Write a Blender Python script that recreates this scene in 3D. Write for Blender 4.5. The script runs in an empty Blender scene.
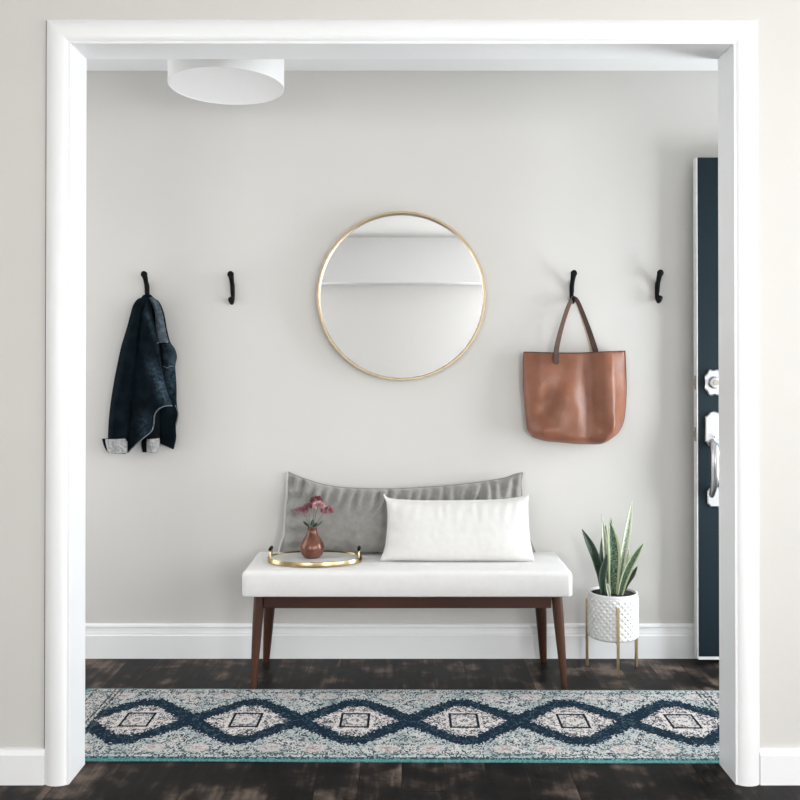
import bpy, bmesh, math, random
from mathutils import Vector, Matrix, noise

random.seed(7)
S = bpy.context.scene
COL = S.collection
R = math.radians

# ------------------------------------------------------------------ survey of the place
F = 950.0                 # focal length in pixels of the 800 px frame
EYE = 1.201               # camera height
CU, CV = 402.0, 368.0     # vanishing point
YB = 3.95                 # hall back wall
YF = 2.756                # near face of the partition wall
YK = 2.882                # far face of the partition wall
H = 2.44                  # ceiling height


def P(u, v, d):
    """a surveyed point of the place at depth d"""
    return Vector(((u - CU) * d / F, d, EYE - (v - CV) * d / F))


# ------------------------------------------------------------------ materials
def ng(m):
    m.use_nodes = True
    return m.node_tree.nodes, m.node_tree.links


def mat(name, color, rough=0.6, metal=0.0, var=0.0, var_scale=8.0, bump=0.0, bump_scale=60.0, color2=None,
        spec=0.5, sheen=0.0, stretch=(1, 1, 1), coat=0.0):
    m = bpy.data.materials.new(name)
    n, l = ng(m)
    b = n['Principled BSDF']
    b.inputs['Base Color'].default_value = (*color, 1)
    b.inputs['Roughness'].default_value = rough
    b.inputs['Metallic'].default_value = metal
    b.inputs['Specular IOR Level'].default_value = spec
    b.inputs['Sheen Weight'].default_value = sheen
    b.inputs['Coat Weight'].default_value = coat
    tc = n.new('ShaderNodeTexCoord')
    mp = n.new('ShaderNodeMapping')
    mp.inputs['Scale'].default_value = stretch
    l.new(tc.outputs['Object'], mp.inputs['Vector'])
    if var > 0 or color2:
        nz = n.new('ShaderNodeTexNoise')
        nz.inputs['Scale'].default_value = var_scale
        nz.inputs['Detail'].default_value = 5
        l.new(mp.outputs[0], nz.inputs['Vector'])
        cr = n.new('ShaderNodeValToRGB')
        c2 = color2 or tuple(c * (1 - var) for c in color)
        cr.color_ramp.elements[0].position = 0.35
        cr.color_ramp.elements[0].color = (*c2, 1)
        cr.color_ramp.elements[1].position = 0.65
        cr.color_ramp.elements[1].color = (*color, 1)
        l.new(nz.outputs['Fac'], cr.inputs[0])
        l.new(cr.outputs[0], b.inputs['Base Color'])
    if bump > 0:
        nb = n.new('ShaderNodeTexNoise')
        nb.inputs['Scale'].default_value = bump_scale
        nb.inputs['Detail'].default_value = 3
        l.new(mp.outputs[0], nb.inputs['Vector'])
        bp = n.new('ShaderNodeBump')
        bp.inputs['Strength'].default_value = bump
        bp.inputs['Distance'].default_value = 0.01
        l.new(nb.outputs['Fac'], bp.inputs['Height'])
        l.new(bp.outputs[0], b.inputs['Normal'])
    return m


M = {}
M['wall'] = mat('wall_paint', (0.655, 0.635, 0.605), 0.75, var=0.012, var_scale=3, bump=0.04, bump_scale=220)
M['wall_pale'] = mat('brightened_wall_paint', (0.90, 0.895, 0.885), 0.8, bump=0.04, bump_scale=220)  # rear wall's brightness in the mirror put into a paler colour
M['ceil'] = mat('ceiling_paint', (0.80, 0.80, 0.79), 0.85, bump=0.05, bump_scale=150)
M['trim'] = mat('trim_paint', (0.89, 0.892, 0.895), 0.35, var=0.01)
M['black'] = mat('black_iron', (0.005, 0.005, 0.0055), 0.6, bump=0.05, bump_scale=300, spec=0.12)
M['brass'] = mat('brushed_brass', (0.50, 0.385, 0.215), 0.24, 1.0, var=0.1, var_scale=30)
M['gold'] = mat('mirror_frame_gold', (0.47, 0.37, 0.245), 0.42, 1.0, var=0.1, var_scale=40)
M['leg_brass'] = mat('planter_leg_brass', (0.60, 0.45, 0.27), 0.4, 0.85, var=0.1, var_scale=30)
M['nickel'] = mat('satin_nickel', (0.70, 0.70, 0.71), 0.30, 1.0)
M['glass'] = mat('mirror_silver', (0.985, 0.985, 0.98), 0.01, 1.0)
M['walnut'] = mat('walnut', (0.075, 0.029, 0.016), 0.38, color2=(0.032, 0.012, 0.007), var_scale=14, stretch=(1, 1, 0.15), coat=0.1, spec=0.3)
M['walnut_rail'] = mat('walnut_rail', (0.060, 0.022, 0.013), 0.42, color2=(0.028, 0.010, 0.007), var_scale=14, stretch=(0.12, 1, 1), coat=0.05, spec=0.3)
M['seat'] = mat('seat_linen', (0.78, 0.765, 0.75), 0.9, var=0.03, var_scale=40, bump=0.15, bump_scale=450, sheen=0.2)
M['white_fab'] = mat('ivory_linen', (0.76, 0.745, 0.72), 0.92, var=0.03, var_scale=50, bump=0.2, bump_scale=420, sheen=0.2)
M['grey_fab'] = mat('grey_linen', (0.295, 0.288, 0.268), 0.95, var=0.12, var_scale=60, bump=0.25, bump_scale=380, sheen=0.3)
M['grey_pipe'] = mat('grey_piping', (0.52, 0.50, 0.47), 0.95, var=0.1, var_scale=60)
def denim_mat():
    m = mat('dark_denim', (0.0052, 0.0105, 0.0150), 0.95, color2=(0.0022, 0.0045, 0.0066), var_scale=22, bump=0.25, bump_scale=500, spec=0.06)
    b = NB(m)
    bs = b.n['Principled BSDF']
    old = bs.inputs['Base Color'].links[0].from_socket
    at = b.n.new('ShaderNodeAttribute')
    at.attribute_name = 'fade'
    tc = b.n.new('ShaderNodeTexCoord')
    z = b.noise(tc.outputs['Object'], 70, 4)
    f = b.math('MULTIPLY', at.outputs['Fac'], b.math('MULTIPLY', b.math('SUBTRACT', z, 0.30, clamp=True), 2.6), clamp=True)
    b.l.new(b.mix(f, old, (0.085, 0.13, 0.175)), bs.inputs['Base Color'])
    return m

M['denim_mid'] = mat('mid_denim', (0.034, 0.056, 0.076), 0.9, color2=(0.007, 0.013, 0.020), var_scale=30, bump=0.25, bump_scale=500, spec=0.15)
M['denim_collar'] = mat('collar_denim', (0.105, 0.130, 0.150), 0.9, color2=(0.045, 0.062, 0.078), var_scale=55, bump=0.25, bump_scale=500, spec=0.15)
M['denim_lining'] = mat('denim_lining', (0.004, 0.0055, 0.007), 0.95, spec=0.1)
M['stitch'] = mat('pale_stitching', (0.22, 0.25, 0.27), 0.9, color2=(0.08, 0.10, 0.12), var_scale=160)
M['cuff'] = mat('cuff_grey', (0.44, 0.44, 0.43), 0.95, color2=(0.24, 0.24, 0.24), var_scale=85, bump=0.2, bump_scale=400)
M['leather'] = mat('tan_leather', (0.285, 0.112, 0.062), 0.36, color2=(0.205, 0.077, 0.042), var_scale=9, bump=0.12, bump_scale=160, spec=0.42)
M['strap'] = mat('strap_leather', (0.085, 0.034, 0.021), 0.55, color2=(0.030, 0.014, 0.010), var_scale=11)
M['strap_dark'] = mat('strap_leather_dark', (0.055, 0.026, 0.02), 0.5, var=0.2)
M['strap_edge'] = mat('strap_edge', (0.62, 0.52, 0.40), 0.6, var=0.1)
M['copper'] = mat('copper_glaze', (0.205, 0.088, 0.058), 0.27, 0.4, color2=(0.125, 0.048, 0.032), var_scale=30, bump=0.1, bump_scale=70)
M['petal'] = mat('dusty_pink_petals', (0.55, 0.30, 0.33), 0.8, color2=(0.26, 0.075, 0.10), var_scale=70)
M['petal_pale'] = mat('pale_pink_petals', (0.72, 0.50, 0.50), 0.8, color2=(0.45, 0.20, 0.22), var_scale=70)
M['petal_dark'] = mat('mauve_petals', (0.36, 0.12, 0.15), 0.8, color2=(0.16, 0.035, 0.055), var_scale=70)
M['stem'] = mat('stem_green', (0.16, 0.18, 0.12), 0.7, var=0.2)
M['leafdark'] = mat('flower_leaf', (0.035, 0.05, 0.032), 0.6, var=0.3)
M['soil'] = mat('soil', (0.02, 0.017, 0.014), 1.0, var=0.5, var_scale=60, bump=0.6, bump_scale=90)
M['ceramic'] = mat('white_ceramic', (0.86, 0.86, 0.85), 0.38, var=0.01)
M['drum'] = mat('drum_shade_white', (0.87, 0.86, 0.85), 0.7, var=0.01)
M['door'] = mat('door_navy', (0.0088, 0.0185, 0.0250), 0.55, color2=(0.0080, 0.0168, 0.0225), var_scale=4, bump=0.03, bump_scale=90, spec=0.16)
M['door_edge'] = mat('door_edge_white', (0.78, 0.78, 0.77), 0.6, var=0.08, var_scale=30)
M['gap'] = mat('crack_shadow', (0.06, 0.05, 0.042), 0.9)
M['latch'] = mat('latch_metal', (0.42, 0.38, 0.32), 0.45, 0.6)
M['concrete'] = mat('porch_concrete', (0.4, 0.4, 0.39), 0.9, var=0.1)


def marble():
    m = mat('tray_marble', (0.80, 0.79, 0.76), 0.3, color2=(0.62, 0.61, 0.58), var_scale=14)
    return m


M['marble'] = marble()


class NB:
    """tiny node-math helper"""

    def __init__(s, m):
        s.n, s.l = ng(m)

    def _in(s, sock, x):
        if isinstance(x, (int, float)):
            sock.default_value = x
        else:
            s.l.new(x, sock)

    def math(s, op, a, b=None, c=None, clamp=False):
        q = s.n.new('ShaderNodeMath')
        q.operation = op
        q.use_clamp = clamp
        s._in(q.inputs[0], a)
        if b is not None:
            s._in(q.inputs[1], b)
        if c is not None:
            s._in(q.inputs[2], c)
        return q.outputs[0]

    def mix(s, fac, a, b):
        q = s.n.new('ShaderNodeMix')
        q.data_type = 'RGBA'
        s._in(q.inputs[0], fac)
        for i, x in ((6, a), (7, b)):
            if isinstance(x, tuple):
                q.inputs[i].default_value = (*x, 1)
            else:
                s.l.new(x, q.inputs[i])
        return q.outputs[2]

    def combine(s, x, y, z=0.0):
        q = s.n.new('ShaderNodeCombineXYZ')
        for i, k in enumerate((x, y, z)):
            s._in(q.inputs[i], k)
        return q.outputs[0]

    def noise(s, vec, scale, detail=2.0, out='Fac'):
        q = s.n.new('ShaderNodeTexNoise')
        q.inputs['Scale'].default_value = scale
        q.inputs['Detail'].default_value = detail
        s.l.new(vec, q.inputs['Vector'])
        return q.outputs[out]

    def white(s, vec):
        q = s.n.new('ShaderNodeTexWhiteNoise')
        q.noise_dimensions = '3D'
        s.l.new(vec, q.inputs['Vector'])
        return q.outputs['Value']

    def ramp(s, f, stops):
        q = s.n.new('ShaderNodeValToRGB')
        e = q.color_ramp.elements
        while len(e) < len(stops):
            e.new(0.5)
        for k, (p, c) in enumerate(stops):
            e[k].position = p
            e[k].color = (*c, 1)
        s._in(q.inputs[0], f)
        return q.outputs[0]


def wood_floor():
    m = bpy.data.materials.new('dark_plank_floor')
    b = NB(m)
    bs = b.n['Principled BSDF']
    bs.inputs['Specular IOR Level'].default_value = 0.07
    tc = b.n.new('ShaderNodeTexCoord')
    sx = b.n.new('ShaderNodeSeparateXYZ')
    b.l.new(tc.outputs['Object'], sx.inputs[0])
    x, y = sx.outputs[0], sx.outputs[1]
    W, L = 0.125, 1.15
    px = b.math('DIVIDE', x, W)
    ix = b.math('FLOOR', px)
    fx = b.math('FRACT', px)
    off = b.white(b.combine(ix, 3.3, 0.0))
    py = b.math('ADD', b.math('DIVIDE', y, L), b.math('MULTIPLY', off, 5.0))
    iy = b.math('FLOOR', py)
    fy = b.math('FRACT', py)
    tone = b.white(b.combine(ix, iy, 1.0))
    grain = b.noise(b.combine(b.math('MULTIPLY', x, 26.0), b.math('MULTIPLY', y, 2.2), b.math('MULTIPLY', ix, 7.7)), 1.6, 6)
    blotch = b.noise(b.combine(b.math('MULTIPLY', x, 3.4), b.math('MULTIPLY', y, 3.2), b.math('MULTIPLY', tone, 0.25)), 2.6, 6)
    f = b.math('ADD', b.math('MULTIPLY', grain, 0.30), b.math('MULTIPLY', blotch, 0.78))
    f = b.math('ADD', f, b.math('MULTIPLY', b.math('SUBTRACT', tone, 0.5), 0.10))
    c = b.ramp(f, [(0.45, (0.0050, 0.0046, 0.0047)), (0.55, (0.0135, 0.0110, 0.0100)), (0.615, (0.046, 0.034, 0.028)), (0.72, (0.150, 0.112, 0.090))])
    ex = b.math('MINIMUM', fx, b.math('SUBTRACT', 1.0, fx))
    ey = b.math('MINIMUM', fy, b.math('SUBTRACT', 1.0, fy))
    gx = b.math('LESS_THAN', ex, 0.010)
    gy = b.math('LESS_THAN', ey, 0.0022)
    gap = b.math('MAXIMUM', gx, gy)
    c = b.mix(gap, c, (0.005, 0.004, 0.004))
    b.l.new(c, bs.inputs['Base Color'])
    r = b.math('ADD', 0.30, b.math('MULTIPLY', blotch, 0.25))
    b.l.new(r, bs.inputs['Roughness'])
    bp = b.n.new('ShaderNodeBump')
    bp.inputs['Strength'].default_value = 0.35
    bp.inputs['Distance'].default_value = 0.004
    hgt = b.math('SUBTRACT', b.math('ADD', b.math('MULTIPLY', grain, 0.5), blotch), gap)
    b.l.new(hgt, bp.inputs['Height'])
    b.l.new(bp.outputs[0], bs.inputs['Normal'])
    return m


M['denim'] = denim_mat()
M['floor'] = wood_floor()

RUG_X0, RUG_X1, RUG_Y0, RUG_Y1 = -1.178, 1.228, 2.900, 3.548
RUG_C = (0.025, 3.238)


def rug_mat():
    m = bpy.data.materials.new('woven_rug_pattern')
    b = NB(m)
    bs = b.n['Principled BSDF']
    bs.inputs['Roughness'].default_value = 1.0
    bs.inputs['Specular IOR Level'].default_value = 0.08
    tc = b.n.new('ShaderNodeTexCoord')
    sx = b.n.new('ShaderNodeSeparateXYZ')
    b.l.new(tc.outputs['Object'], sx.inputs[0])
    # knots: the pattern is woven on a small grid
    kx, ky = 0.0042, 0.0060

    def snap(v, k):
        return b.math('MULTIPLY', b.math('ADD', b.math('FLOOR', b.math('DIVIDE', v, k)), 0.5), k)

    qx, qy = snap(sx.outputs[0], kx), snap(sx.outputs[1], ky)
    wn = b.white(b.combine(qx, qy, 0.3))
    wn2 = b.white(b.combine(qx, qy, 7.3))
    n1 = b.noise(b.combine(qx, qy, 0.0), 42, 3)
    n2 = b.noise(b.combine(qx, qy, 5.0), 9, 3)
    n3 = b.noise(b.combine(qx, qy, 9.0), 75, 2)
    ax = b.math('ABSOLUTE', qx)
    ys = b.math('SUBTRACT', qy, 0.004)
    ay = b.math('ABSOLUTE', ys)
    SP = 0.370
    p = b.math('DIVIDE', qx, SP)
    ic = b.math('ROUND', b.math('SUBTRACT', p, 0.5))
    lx = b.math('ABSOLUTE', b.math('MULTIPLY', b.math('SUBTRACT', b.math('SUBTRACT', p, 0.5), ic), SP))
    a = b.math('DIVIDE', lx, SP / 2)
    jit = b.math('ADD', b.math('MULTIPLY', b.math('SUBTRACT', wn, 0.5), 0.020), b.math('MULTIPLY', b.math('SUBTRACT', n3, 0.5), 0.05))
    ayj = b.math('ADD', ay, jit)
    inv = b.math('SUBTRACT', 1.0, a, clamp=True)
    yo = b.math('ADD', 0.058, b.math('MULTIPLY', b.math('POWER', inv, 1.0), 0.180))
    yo = b.math('MINIMUM', yo, 0.205)
    yi = b.math('MULTIPLY', b.math('SUBTRACT', 1.0, b.math('DIVIDE', a, 0.78)), 0.165)
    yi = b.math('MINIMUM', yi, 0.132)
    navy = b.math('MULTIPLY', b.math('LESS_THAN', ayj, yo), b.math('GREATER_THAN', ayj, yi))
    inside = b.math('LESS_THAN', ayj, yi)
    spk = b.math('ADD', b.math('MULTIPLY', wn2, 0.40), b.math('MULTIPLY', n1, 0.95))
    # side fields: cream with grey teal clouds and dark flecks
    pale = b.ramp(n2, [(0.34, (0.30, 0.345, 0.34)), (0.45, (0.49, 0.49, 0.475)), (0.58, (0.57, 0.545, 0.52)), (0.68, (0.37, 0.41, 0.40))])
    c = b.mix(b.math('GREATER_THAN', spk, 0.72), pale, (0.19, 0.23, 0.24))
    c = b.mix(b.math('GREATER_THAN', spk, 0.775), c, (0.045, 0.060, 0.070))
    c = b.mix(b.math('LESS_THAN', spk, 0.50), c, (0.42, 0.455, 0.445))
    # rosettes between the medallions
    mo = b.math('ABSOLUTE', b.math('SUBTRACT', lx, SP / 2))
    rx = b.math('POWER', b.math('DIVIDE', b.math('SUBTRACT', mo, 0.07), 0.045), 2.0)
    ry = b.math('POWER', b.math('DIVIDE', b.math('SUBTRACT', ay, 0.235), 0.036), 2.0)
    rr = b.math('ADD', b.math('ADD', rx, ry), b.math('MULTIPLY', b.math('SUBTRACT', wn, 0.5), 0.7))
    c = b.mix(b.math('MULTIPLY', b.math('LESS_THAN', rr, 1.0), 0.55), c, (0.57, 0.52, 0.50))
    ring = b.math('MULTIPLY', b.math('LESS_THAN', rr, 1.5), b.math('GREATER_THAN', rr, 1.0))
    c = b.mix(b.math('MULTIPLY', ring, b.math('GREATER_THAN', wn, 0.45)), c, (0.11, 0.15, 0.16))
    c = b.mix(b.math('MULTIPLY', b.math('LESS_THAN', rr, 0.14), b.math('GREATER_THAN', wn, 0.3)), c, (0.33, 0.20, 0.20))
    # a teal outline inside the side fields, following the medallions
    yt = b.math('ADD', yo, 0.035)
    tl = b.math('MULTIPLY', b.math('GREATER_THAN', ayj, b.math('ADD', yo, 0.020)), b.math('LESS_THAN', ayj, yt))
    c = b.mix(b.math('MULTIPLY', tl, b.math('GREATER_THAN', wn2, 0.40)), c, (0.25, 0.34, 0.345))
    # inside the medallions
    ci = b.mix(b.math('GREATER_THAN', spk, 0.655), (0.62, 0.58, 0.555), (0.26, 0.255, 0.26))
    ci = b.mix(b.math('GREATER_THAN', spk, 0.77), ci, (0.06, 0.065, 0.075))
    c = b.mix(inside, c, ci)
    c = b.mix(navy, c, b.mix(b.math('GREATER_THAN', spk, 0.83), b.mix(wn, (0.006, 0.016, 0.030), (0.012, 0.028, 0.046)), (0.045, 0.08, 0.105)))
    # centre square with dark outline
    m1 = b.math('MAXIMUM', b.math('DIVIDE', lx, 0.050), b.math('DIVIDE', ay, 0.066))
    c = b.mix(b.math('LESS_THAN', m1, 1.25), c, b.mix(b.math('GREATER_THAN', spk, 0.78), (0.62, 0.58, 0.555), (0.22, 0.22, 0.23)))
    c = b.mix(b.math('LESS_THAN', m1, 1.0), c, (0.010, 0.011, 0.014))
    c = b.mix(b.math('LESS_THAN', m1, 0.83), c, b.mix(b.math('GREATER_THAN', spk, 0.70), (0.54, 0.51, 0.49), (0.15, 0.15, 0.16)))
    rd = b.math('POWER', b.math('ADD', b.math('POWER', lx, 2.0), b.math('POWER', b.math('MULTIPLY', ay, 0.8), 2.0)), 0.5)
    rg = b.math('MULTIPLY', b.math('LESS_THAN', rd, 0.026), b.math('GREATER_THAN', rd, 0.015))
    c = b.mix(rg, c, (0.60, 0.55, 0.52))
    # end borders
    end = b.math('GREATER_THAN', ax, 1.075)
    cb = b.mix(b.math('GREATER_THAN', spk, 0.72), (0.50, 0.48, 0.45), (0.13, 0.15, 0.17))
    c = b.mix(end, c, cb)
    for e0 in (1.060, 1.076, 1.092, 1.165):
        ln = b.math('LESS_THAN', b.math('ABSOLUTE', b.math('SUBTRACT', ax, e0)), 0.0045)
        c = b.mix(b.math('MULTIPLY', ln, b.math('GREATER_THAN', wn, 0.3)), c, (0.05, 0.06, 0.07))
    # long borders
    near = b.math('MULTIPLY', sx.outputs[1], -1.0)
    l1 = b.math('MULTIPLY', b.math('GREATER_THAN', b.math('ABSOLUTE', sx.outputs[1]), 0.272), b.math('LESS_THAN', b.math('ABSOLUTE', sx.outputs[1]), 0.284))
    c = b.mix(b.math('MULTIPLY', l1, b.math('GREATER_THAN', wn, 0.5)), c, (0.08, 0.14, 0.15))
    teal = b.math('GREATER_THAN', near, 0.300)
    c = b.mix(teal, c, b.mix(b.math('GREATER_THAN', spk, 0.62), (0.12, 0.26, 0.26), (0.03, 0.07, 0.085)))
    teal2 = b.math('GREATER_THAN', near, 0.313)
    c = b.mix(teal2, c, b.mix(wn, (0.055, 0.18, 0.185), (0.13, 0.29, 0.285)))
    far = b.math('GREATER_THAN', sx.outputs[1], 0.315)
    c = b.mix(far, c, (0.22, 0.33, 0.33))
    te = b.math('GREATER_THAN', ax, 1.184)
    c = b.mix(te, c, (0.15, 0.30, 0.30))
    b.l.new(c, bs.inputs['Base Color'])
    bp = b.n.new('ShaderNodeBump')
    bp.inputs['Strength'].default_value = 0.5
    bp.inputs['Distance'].default_value = 0.003
    b.l.new(wn, bp.inputs['Height'])
    b.l.new(bp.outputs[0], bs.inputs['Normal'])
    return m


M['rug'] = rug_mat()
M['rug_edge'] = mat('rug_binding', (0.13, 0.34, 0.34), 0.95, color2=(0.07, 0.2, 0.21), var_scale=120)


def leaf_mat(name, mid, band, edge, edge_at=0.66):
    """variegated leaf: UV x runs across the blade, UV y along it"""
    m = bpy.data.materials.new(name)
    b = NB(m)
    bs = b.n['Principled BSDF']
    bs.inputs['Roughness'].default_value = 0.42
    uv = b.n.new('ShaderNodeUVMap')
    uv.uv_map = 'UVMap'
    sx = b.n.new('ShaderNodeSeparateXYZ')
    b.l.new(uv.outputs[0], sx.inputs[0])
    u = b.math('ABSOLUTE', b.math('MULTIPLY', b.math('SUBTRACT', sx.outputs[0], 0.5), 2.0))
    nz = b.noise(b.combine(b.math('MULTIPLY', sx.outputs[0], 2.5), b.math('MULTIPLY', sx.outputs[1], 22.0), 0.0), 2.0, 3)
    c = b.ramp(nz, [(0.42, mid), (0.56, band)])
    c = b.mix(b.math('GREATER_THAN', u, edge_at), c, edge)
    b.l.new(c, bs.inputs['Base Color'])
    return m


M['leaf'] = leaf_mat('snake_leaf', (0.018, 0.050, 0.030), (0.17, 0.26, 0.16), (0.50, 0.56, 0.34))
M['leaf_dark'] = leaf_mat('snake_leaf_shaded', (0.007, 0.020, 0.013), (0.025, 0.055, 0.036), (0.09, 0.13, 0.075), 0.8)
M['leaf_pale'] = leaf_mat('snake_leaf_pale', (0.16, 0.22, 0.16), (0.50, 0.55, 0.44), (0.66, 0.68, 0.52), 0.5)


# ------------------------------------------------------------------ builders
class MB:
    def __init__(s):
        s.bm = bmesh.new()
        s.uv = s.bm.loops.layers.uv.new('UVMap')

    def face(s, vs):
        try:
            return s.bm.faces.new(vs)
        except ValueError:
            return None

    def box(s, x0, x1, y0, y1, z0, z1):
        v = [s.bm.verts.new((x, y, z)) for x in (x0, x1) for y in (y0, y1) for z in (z0, z1)]
        for f in ((0, 1, 3, 2), (4, 6, 7, 5), (0, 4, 5, 1), (2, 3, 7, 6), (0, 2, 6, 4), (1, 5, 7, 3)):
            s.face([v[i] for i in f])
        return s

    def rings(s, rings, closed=True, cap0=True, cap1=True):
        vr = [[s.bm.verts.new(p) for p in r] for r in rings]
        n = len(vr[0])
        for a, b in zip(vr, vr[1:]):
            for i in range(n if closed else n - 1):
                j = (i + 1) % n
                s.face((a[i], a[j], b[j], b[i]))
        if closed and cap0:
            s.face(list(reversed(vr[0])))
        if closed and cap1:
            s.face(vr[-1])
        return vr

    def tube(s, pts, rad, n=12, flat=(1, 1), up=Vector((0, 0, 1))):
        pts = [Vector(p) for p in pts]
        if isinstance(rad, (int, float)):
            rad = [rad] * len(pts)
        rs = []
        prev = None
        for i, p in enumerate(pts):
            t = (pts[min(i + 1, len(pts) - 1)] - pts[max(i - 1, 0)]).normalized()
            if prev is None:
                a = up if abs(t.dot(up)) < 0.95 else Vector((1, 0, 0))
                x = (a - t * a.dot(t)).normalized()
            else:
                x = (prev - t * prev.dot(t)).normalized()
            prev = x
            y = t.cross(x)
            rs.append([p + (x * math.cos(k * 2 * math.pi / n) * flat[0] + y * math.sin(k * 2 * math.pi / n) * flat[1]) * rad[i] for k in range(n)])
        s.rings(rs)
        return s

    def lathe(s, prof, c, n=48, sx=1.0, sy=1.0, cap0=True, cap1=True, bumpf=None):
        rs = []
        for (r, z) in prof:
            ring = []
            for k in range(n):
                a = k * 2 * math.pi / n
                rr = r + (bumpf(a, z, r) if bumpf else 0)
                ring.append(Vector((c[0] + rr * math.cos(a) * sx, c[1] + rr * math.sin(a) * sy, c[2] + z)))
            rs.append(ring)
        s.rings(rs, True, cap0, cap1)
        return s

    def ribbon(s, pts, widths, wdirs, th):
        """flat strap: pts along it, wdirs across it"""
        rs = []
        pts = [Vector(p) for p in pts]
        for i, p in enumerate(pts):
            t = (pts[min(i + 1, len(pts) - 1)] - pts[max(i - 1, 0)]).normalized()
            w = wdirs[i] - t * wdirs[i].dot(t)
            w.normalize()
            nn = t.cross(w)
            hw = widths[i] / 2
            rs.append([p + w * hw + nn * th / 2, p - w * hw + nn * th / 2, p - w * hw - nn * th / 2, p + w * hw - nn * th / 2])
        s.rings(rs)
        return s

    def prism(s, outline, axis_from, axis_to):
        """outline: list of (a,b) -> functions giving start and end points"""
        s.rings([[axis_from(a, b) for a, b in outline], [axis_to(a, b) for a, b in outline]])
        return s

    def shell(s, front, back, open_top=False):
        nv, nu = len(front), len(front[0])
        f = [[s.bm.verts.new(p) for p in r] for r in front]
        g = []
        for i in range(nv):
            row = []
            for j in range(nu):
                edge = j in (0, nu - 1) or i == nv - 1 or (i == 0 and not open_top)
                row.append(f[i][j] if edge else s.bm.verts.new(back[i][j]))
            g.append(row)
        for i in range(nv - 1):
            for j in range(nu - 1):
                q = s.face((f[i][j], f[i + 1][j], f[i + 1][j + 1], f[i][j + 1]))
                if g[i][j] is f[i][j] and g[i + 1][j] is f[i + 1][j] and g[i + 1][j + 1] is f[i + 1][j + 1] and g[i][j + 1] is f[i][j + 1]:
                    continue
                s.face((g[i][j], g[i][j + 1], g[i + 1][j + 1], g[i + 1][j]))
        return s


WORLD = {}


def obj(name, mb, m, parent=None, smooth=0, bevel=0, seg=3, subsurf=0, solid=0, label=None):
    bm = mb.bm
    bmesh.ops.remove_doubles(bm, verts=bm.verts, dist=1e-6)
    bmesh.ops.recalc_face_normals(bm, faces=bm.faces)
    me = bpy.data.meshes.new(name)
    if parent is not None:
        o0 = WORLD[parent.name]
        bmesh.ops.translate(bm, verts=bm.verts, vec=-o0)
    bm.to_mesh(me)
    bm.free()
    if smooth:
        me.polygons.foreach_set('use_smooth', [True] * len(me.polygons))
        me.set_sharp_from_angle(angle=R(smooth))
    me.materials.append(m)
    o = bpy.data.objects.new(name, me)
    COL.objects.link(o)
    if parent is not None:
        o.parent = parent
        WORLD[o.name] = WORLD[parent.name]
    else:
        WORLD[o.name] = Vector((0, 0, 0))
    if solid:
        q = o.modifiers.new('Solid', 'SOLIDIFY')
        q.thickness = solid
        q.offset = 0
    if bevel:
        q = o.modifiers.new('Bevel', 'BEVEL')
        q.width = bevel
        q.segments = seg
        q.limit_method = 'ANGLE'
        q.angle_limit = R(40)
        if not smooth:
            me.polygons.foreach_set('use_smooth', [True] * len(me.polygons))
            me.set_sharp_from_angle(angle=R(50))
            q.harden_normals = False
    if subsurf:
        q = o.modifiers.new('Sub', 'SUBSURF')
        q.levels = subsurf
        q.render_levels = subsurf
    if label:
        o['label'] = label
    return o


def thing(name, label, cat, loc, group=None):
    o = bpy.data.objects.new(name, None)
    o.empty_display_size = 0.1
    COL.objects.link(o)
    o.location = loc
    WORLD[o.name] = Vector(loc)
    o['label'] = label
    o['category'] = cat
    if group:
        o['group'] = group
    return o


def tag(o, label, cat, group=None):
    o['label'] = label
    o['category'] = cat
    if group:
        o['group'] = group
    return o


def origin(o, loc):
    """move a top-level mesh's origin without moving its shape"""
    o.data.transform(Matrix.Translation(-Vector(loc)))
    o.location = loc
    return o


def struct(name, mb, m, parent=None, label=None, **k):
    o = obj(name, mb, m, parent, **k)
    if parent is None:
        o['kind'] = 'structure'
        if label:
            o['label'] = label
    return o


def copy_tree(root, loc, label):
    r = root.copy()
    COL.objects.link(r)
    r.location = loc
    r['label'] = label
    for ch in list(root.children):
        c = ch.copy()
        COL.objects.link(c)
        c.parent = r
        for g in ch.children:
            d = g.copy()
            COL.objects.link(d)
            d.parent = c
    return r


def resample(pl, n):
    pl = [Vector((p[0], p[1])) for p in pl]
    # Catmull-Rom smoothing for a soft outline
    d = []
    for i in range(len(pl) - 1):
        p0, p1, p2, p3 = pl[max(i - 1, 0)], pl[i], pl[i + 1], pl[min(i + 2, len(pl) - 1)]
        for k in range(8):
            t = k / 8
            d.append(0.5 * ((2 * p1) + (p2 - p0) * t + (2 * p0 - 5 * p1 + 4 * p2 - p3) * t * t + (3 * p1 - p0 - 3 * p2 + p3) * t ** 3))
    d.append(pl[-1])
    acc = [0.0]
    for a, b in zip(d, d[1:]):
        acc.append(acc[-1] + (b - a).length)
    out = []
    j = 0
    for k in range(n):
        t = acc[-1] * k / (n - 1)
        while j < len(acc) - 2 and acc[j + 1] < t:
            j += 1
        seg = acc[j + 1] - acc[j]
        w = 0 if seg < 1e-9 else (t - acc[j]) / seg
        out.append(d[j].lerp(d[j + 1], w))
    return out


def coons(left, right, top=None, bottom=None, nu=24, nv=40):
    L, Rr = resample(left, nv), resample(right, nv)
    T = resample(top, nu) if top else [L[0].lerp(Rr[0], k / (nu - 1)) for k in range(nu)]
    B = resample(bottom, nu) if bottom else [L[-1].lerp(Rr[-1], k / (nu - 1)) for k in range(nu)]
    g = []
    for i in range(nv):
        s = i / (nv - 1)
        row = []
        for j in range(nu):
            t = j / (nu - 1)
            p = L[i] * (1 - t) + Rr[i] * t + T[j] * (1 - s) + B[j] * s
            p -= T[0] * (1 - s) * (1 - t) + T[-1] * (1 - s) * t + B[0] * s * (1 - t) + B[-1] * s * t
            row.append(p)
        g.append(row)
    return g


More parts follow.
